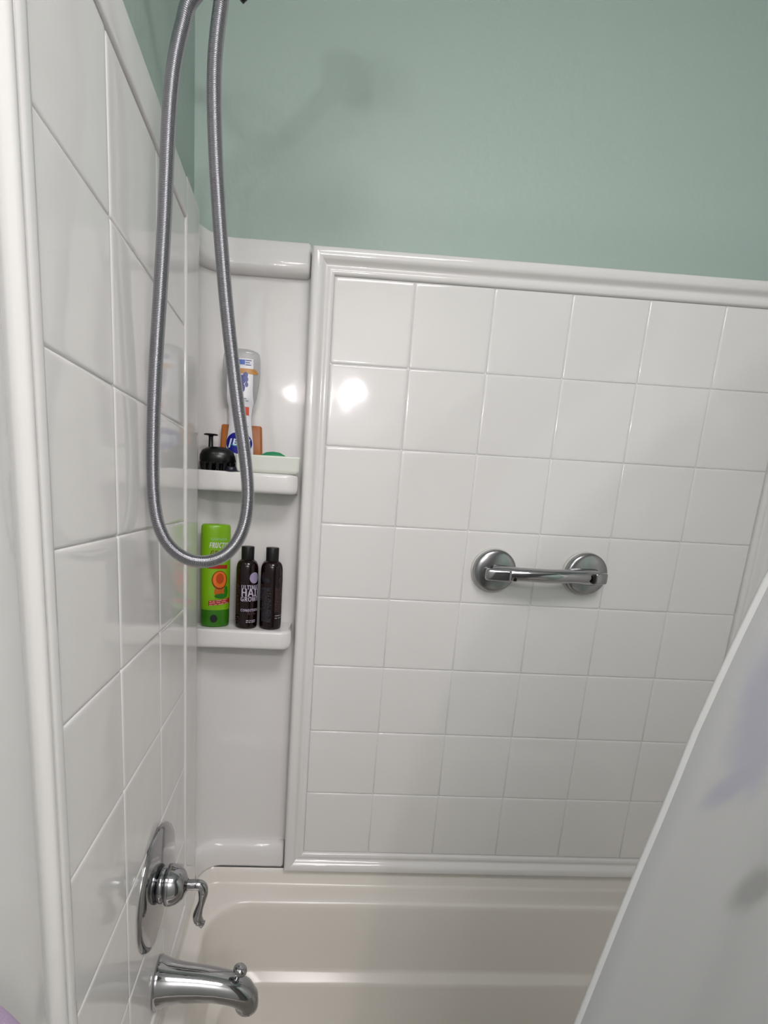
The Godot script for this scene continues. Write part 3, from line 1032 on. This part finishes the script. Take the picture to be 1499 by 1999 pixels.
# ------------------------------------------------------------------ things on the lower shelf
func build_lower_shelf_things() -> void:
	var sy := -4.438
	# --- green conditioner bottle
	var o := thing("conditioner_bottle", "bright green conditioner bottle with orange fruit picture and darker green cap", "bottle", v(-1.375, sy, 0.13))
	o.rotation.y = 0.3
	var green := mat(Color(0.47, 0.68, 0.06), 0.28)
	var dark := mat(Color(0.17, 0.42, 0.03), 0.3)
	var A := 0.192 * U
	var B := 0.125 * U
	var top := 1.36 * U
	var cap_y := 0.235 * U
	var rows := []
	for s in [[0.97, cap_y], [1.0, cap_y + 0.004], [1.01, 0.5 * U], [1.0, 1.0 * U], [1.0, top - 0.012], [0.985, top - 0.005], [0.94, top - 0.0015], [0.85, top], [0.0, top]]:
		rows.append(ring(A * s[0], B * s[0], s[1], 48))
	var gb := part("body", surface(rows, true), green, o)
	rows = []
	for s in [[0.0, 0.0], [0.88, 0.0], [0.95, 0.0015], [0.975, 0.006], [0.985, 0.02], [0.985, cap_y - 0.002], [0.96, cap_y + 0.001]]:
		rows.append(ring(A * s[0], B * s[0], s[1], 48))
	part("cap", surface(rows, true), dark, o)
	var wrapk := func(a: float, b: float, k: float) -> Callable:
		return func(x: float, y: float) -> Vector3:
			var r := (a + b) / 2.0
			var t := x / r
			return Vector3((a + k) * sin(t), y, (b + k) * cos(t))
	var on: Callable = wrapk.call(A * 1.012, B * 1.012, 0.0006)
	var on2: Callable = wrapk.call(A * 1.012, B * 1.012, 0.001)
	var dot := mat(Color(0.01, 0.06, 0.02), 0.5)
	part("cap_notch", patch_mesh(oval(-0.03 * U, 0.12 * U, 0.04 * U, 0.055 * U), 0.066 * U, 0.174 * U, wrapk.call(A, B, 0.0004), 8, 8), dot, o)
	var cx := 0.02 * U
	var L := func(f: Callable, y: float) -> Callable: return func(px, py): return f.call(px + cx, py + y)
	part("lettering", text_mesh("GARNIER", 0.032 * U, L.call(on, 1.175 * U), "Droid Sans", 400, 0.12), mat(Color(0.62, 0.8, 0.6), 0.4), gb)
	part("lettering", text_mesh("FRUCTIS", 0.068 * U, L.call(on, 1.095 * U), "Droid Sans", 700, 0.12, 0.56), M["ink_white"], gb)
	var brown := mat(Color(0.42, 0.22, 0.02), 0.4)
	part("lettering", text_mesh("GROW", 0.062 * U, L.call(on, 0.995 * U), "Droid Sans", 700, 0.12, 0.72), brown, gb)
	part("lettering", text_mesh("STRONG", 0.062 * U, L.call(on, 0.915 * U), "Droid Sans", 700, 0.12, 0.62), brown, gb)
	part("red_strip", patch_mesh(rect(-0.1 * U, 0.12 * U), 0.79 * U, 0.84 * U, on, 10, 2), mat(Color(0.62, 0.12, 0.03), 0.4), gb)
	var orange := mat(Color(0.85, 0.42, 0.08), 0.35)
	part("fruit_ring", patch_mesh(oval(cx + 0.012 * U, 0.64 * U, 0.088 * U, 0.125 * U), 0.517 * U, 0.763 * U, on, 10, 16), mat(Color(0.45, 0.16, 0.02), 0.4), gb)
	part("fruit_picture", patch_mesh(oval(cx + 0.012 * U, 0.645 * U, 0.075 * U, 0.11 * U), 0.537 * U, 0.753 * U, on2, 10, 16), orange, gb)
	part("fruit_picture", patch_mesh(oval(cx + 0.012 * U, 0.66 * U, 0.042 * U, 0.07 * U), 0.592 * U, 0.728 * U, wrapk.call(A * 1.012, B * 1.012, 0.0014), 8, 12), mat(Color(0.7, 0.25, 0.04), 0.35), gb)
	part("fruit_picture", patch_mesh(oval(cx + 0.012 * U, 0.48 * U, 0.06 * U, 0.075 * U), 0.406 * U, 0.554 * U, wrapk.call(A * 1.012, B * 1.012, 0.0003), 8, 12), mat(Color(0.72, 0.36, 0.06), 0.35), gb)
	part("leaf_print", patch_mesh(oval(cx + 0.03 * U, 0.425 * U, 0.075 * U, 0.035 * U), 0.391 * U, 0.459 * U, on, 8, 8), mat(Color(0.12, 0.42, 0.05), 0.35), gb)
	part("leaf_print", patch_mesh(oval(cx + 0.09 * U, 0.49 * U, 0.028 * U, 0.07 * U), 0.421 * U, 0.559 * U, on, 8, 8), mat(Color(0.14, 0.46, 0.05), 0.35), gb)
	var slope := func(f: Callable) -> Callable: return func(x, y): return f.call(x, y + 0.12 * x)
	part("red_banner", patch_mesh(rect(-0.09 * U, 0.17 * U), 0.305 * U, 0.375 * U, slope.call(on), 14, 2), mat(Color(0.6, 0.08, 0.04), 0.4), gb)
	part("fine_print", fine_print(-0.08 * U, 0.16 * U, 0.368 * U, 0.315 * U, slope.call(on2), 0.0038, 31), mat(Color(0.85, 0.6, 0.58), 0.5), gb)
	# --- two dark bottles
	for i in 2:
		var label: String = ["dark maroon conditioner bottle with white lettering beside the green bottle", "dark maroon bottle turned to its back label, rightmost on the lower shelf"][i]
		var b := thing("hair_bottle", label, "bottle", v([-0.955, -0.63][i], sy, [0.12, 0.12][i]), "dark hair care bottles on the lower shelf")
		var R := 0.148 * U
		var body := mat(Color(0.075, 0.009, 0.016), 0.05)
		var prof := [Vector2(0, 0.0), Vector2(R * 0.86, 0.0)] + chaikin([Vector2(R * 0.86, 0.0), Vector2(R * 0.98, 0.0), Vector2(R, 0.012), Vector2(R, 0.05), Vector2(R, 0.74 * U), Vector2(R * 0.98, 0.83 * U), Vector2(R * 0.84, 0.89 * U), Vector2(R * 0.6, 0.915 * U)], 2)
		var bd := part("body", lathe(prof, 40), body, b)
		part("cap", lathe([Vector2(R * 0.55, 0.905 * U), Vector2(R * 0.57, 0.915 * U), Vector2(R * 0.585, 1.08 * U), Vector2(R * 0.57, 1.09 * U), Vector2(R * 0.5, 1.093 * U), Vector2(0, 1.093 * U)], 32), mat(Color(0.012, 0.008, 0.014), 0.4), b)
		var W: Callable = wrapk.call(R, R, 0.0005)
		var dim := mat(Color(0.30, 0.20, 0.20), 0.6)
		var white := mat(Color(0.72, 0.68, 0.76), 0.5)
		if i == 0:
			b.rotation.y = 0.0
			var ln := func(y: float) -> Callable: return func(px, py): return W.call(px + 0.085 * U, py + y)
			part("lettering", text_mesh("ULTIMATE", 0.055 * U, ln.call(0.565 * U), "Droid Sans", 700, 0.0, 0.8), white, bd)
			part("lettering", text_mesh("HAIR", 0.098 * U, ln.call(0.49 * U), "Droid Sans", 700, 0.0, 0.95), white, bd)
			part("lettering", text_mesh("GROWTH", 0.062 * U, ln.call(0.405 * U), "Droid Sans", 700, 0.0, 0.85), white, bd)
			part("lettering", text_mesh("CONDITIONER", 0.035 * U, ln.call(0.255 * U), "Droid Sans", 700, 0.0, 0.9), white, bd)
			part("logo_disc", patch_mesh(oval(0.115 * U, 0.69 * U, 0.07 * U, 0.075 * U), 0.616 * U, 0.764 * U, W, 10, 14), mat(Color(0.6, 0.56, 0.68), 0.5), bd)
			part("fine_print", fine_print(0.03 * U, 0.15 * U, 0.225 * U, 0.19 * U, W, 0.003, 41), dim, bd)
			part("fine_print", fine_print(0.01 * U, 0.15 * U, 0.12 * U, 0.08 * U, W, 0.0035, 42), white, bd)
			part("fine_print", fine_print(-0.2 * U, -0.085 * U, 0.61 * U, 0.31 * U, W, 0.0027, 43), dim, bd)
			part("fine_print", fine_print(-0.19 * U, -0.085 * U, 0.29 * U, 0.2 * U, W, 0.0027, 44), dim, bd)
			part("fine_print", fine_print(-0.2 * U, -0.09 * U, 0.16 * U, 0.08 * U, W, 0.0045, 45), dim, bd)
		else:
			var grey := mat(Color(0.24, 0.25, 0.29), 0.6)
			part("fine_print", fine_print(-0.13 * U, 0.015 * U, 0.57 * U, 0.115 * U, W, 0.0027, 51), grey, bd)
			part("fine_print", fine_print(0.06 * U, 0.19 * U, 0.57 * U, 0.25 * U, W, 0.0027, 52), dim, bd)
			part("fine_print", fine_print(0.07 * U, 0.19 * U, 0.2 * U, 0.15 * U, W, 0.005, 53), mat(Color(0.5, 0.48, 0.52), 0.5), bd)
			part("emblem", patch_mesh(oval(-0.06 * U, 0.67 * U, 0.045 * U, 0.03 * U), 0.641 * U, 0.699 * U, W, 8, 8), mat(Color(0.10, 0.10, 0.12), 0.5), bd)
			part("emblem", patch_mesh(oval(0.15 * U, 0.67 * U, 0.05 * U, 0.06 * U), 0.611 * U, 0.729 * U, W, 8, 8), mat(Color(0.14, 0.07, 0.07), 0.5), bd)

# ------------------------------------------------------------------ towel at the far left
func build_towel() -> void:
	var m := mat(Color(0.78, 0.69, 0.82), 0.95)
	world_normal(m, noise_normal(0.12, 6.0), 14.0, 1.0)
	var o := thing("towel", "lavender purple towel hanging at the left edge beside the surround", "towel", v(XL, -8.2, 5.35))
	var base := o.position
	var front := []
	var back := []
	var n := 30
	for i in 25:
		var t := i / 24.0
		var y := lerpf(-8.2, -4.55, t)
		var zl := lerpf(4.80, 4.88, smoothstep(0.0, 0.75, t))
		if t > 0.75:
			zl = lerpf(4.88, 5.28, pow((t - 0.75) / 0.25, 1.3))
		var zr := 5.95 if t < 0.7 else lerpf(5.95, 5.42, (t - 0.7) / 0.3)
		var r := []
		var b := []
		for j in n + 1:
			var u := float(j) / n
			var h := 0.14 + 0.03 * sin(u * 15.0 + t) * (1.0 - 0.5 * t)
			var rd := 0.03 * (1.0 - pow(2.0 * u - 1.0, 8.0))
			r.append(v(XL + h + rd, y, lerpf(zl, zr, u)) - base)
			b.append(v(XL + h - rd - 0.02, y, lerpf(zl, zr, u)) - base)
		b.reverse()
		front.append(r + b)
	front.push_front(mid_row(front[0]))
	front.append(mid_row(front[front.size() - 1]))
	part("cloth", loft(front), m, o)
	var hk := thing("towel_hook", "small chrome hook on the left wall holding the lavender towel", "hook", v(-1.75, -4.45, 5.42))
	part("hook", tube(smooth_path([Vector3(0, 0, 0), Vector3(0.03, -0.004, 0), Vector3(0.05, -0.018, 0), Vector3(0.062, -0.012, 0), Vector3(0.066, 0.004, 0)], 0.004), [0.005], 12), M["chrome"], hk)
	var pl := part("plate", lathe([Vector2(0, 0), Vector2(0.018, 0), Vector2(0.016, 0.004), Vector2(0, 0.005)], 20), M["chrome"], hk)
	pl.rotation.z = -PI / 2
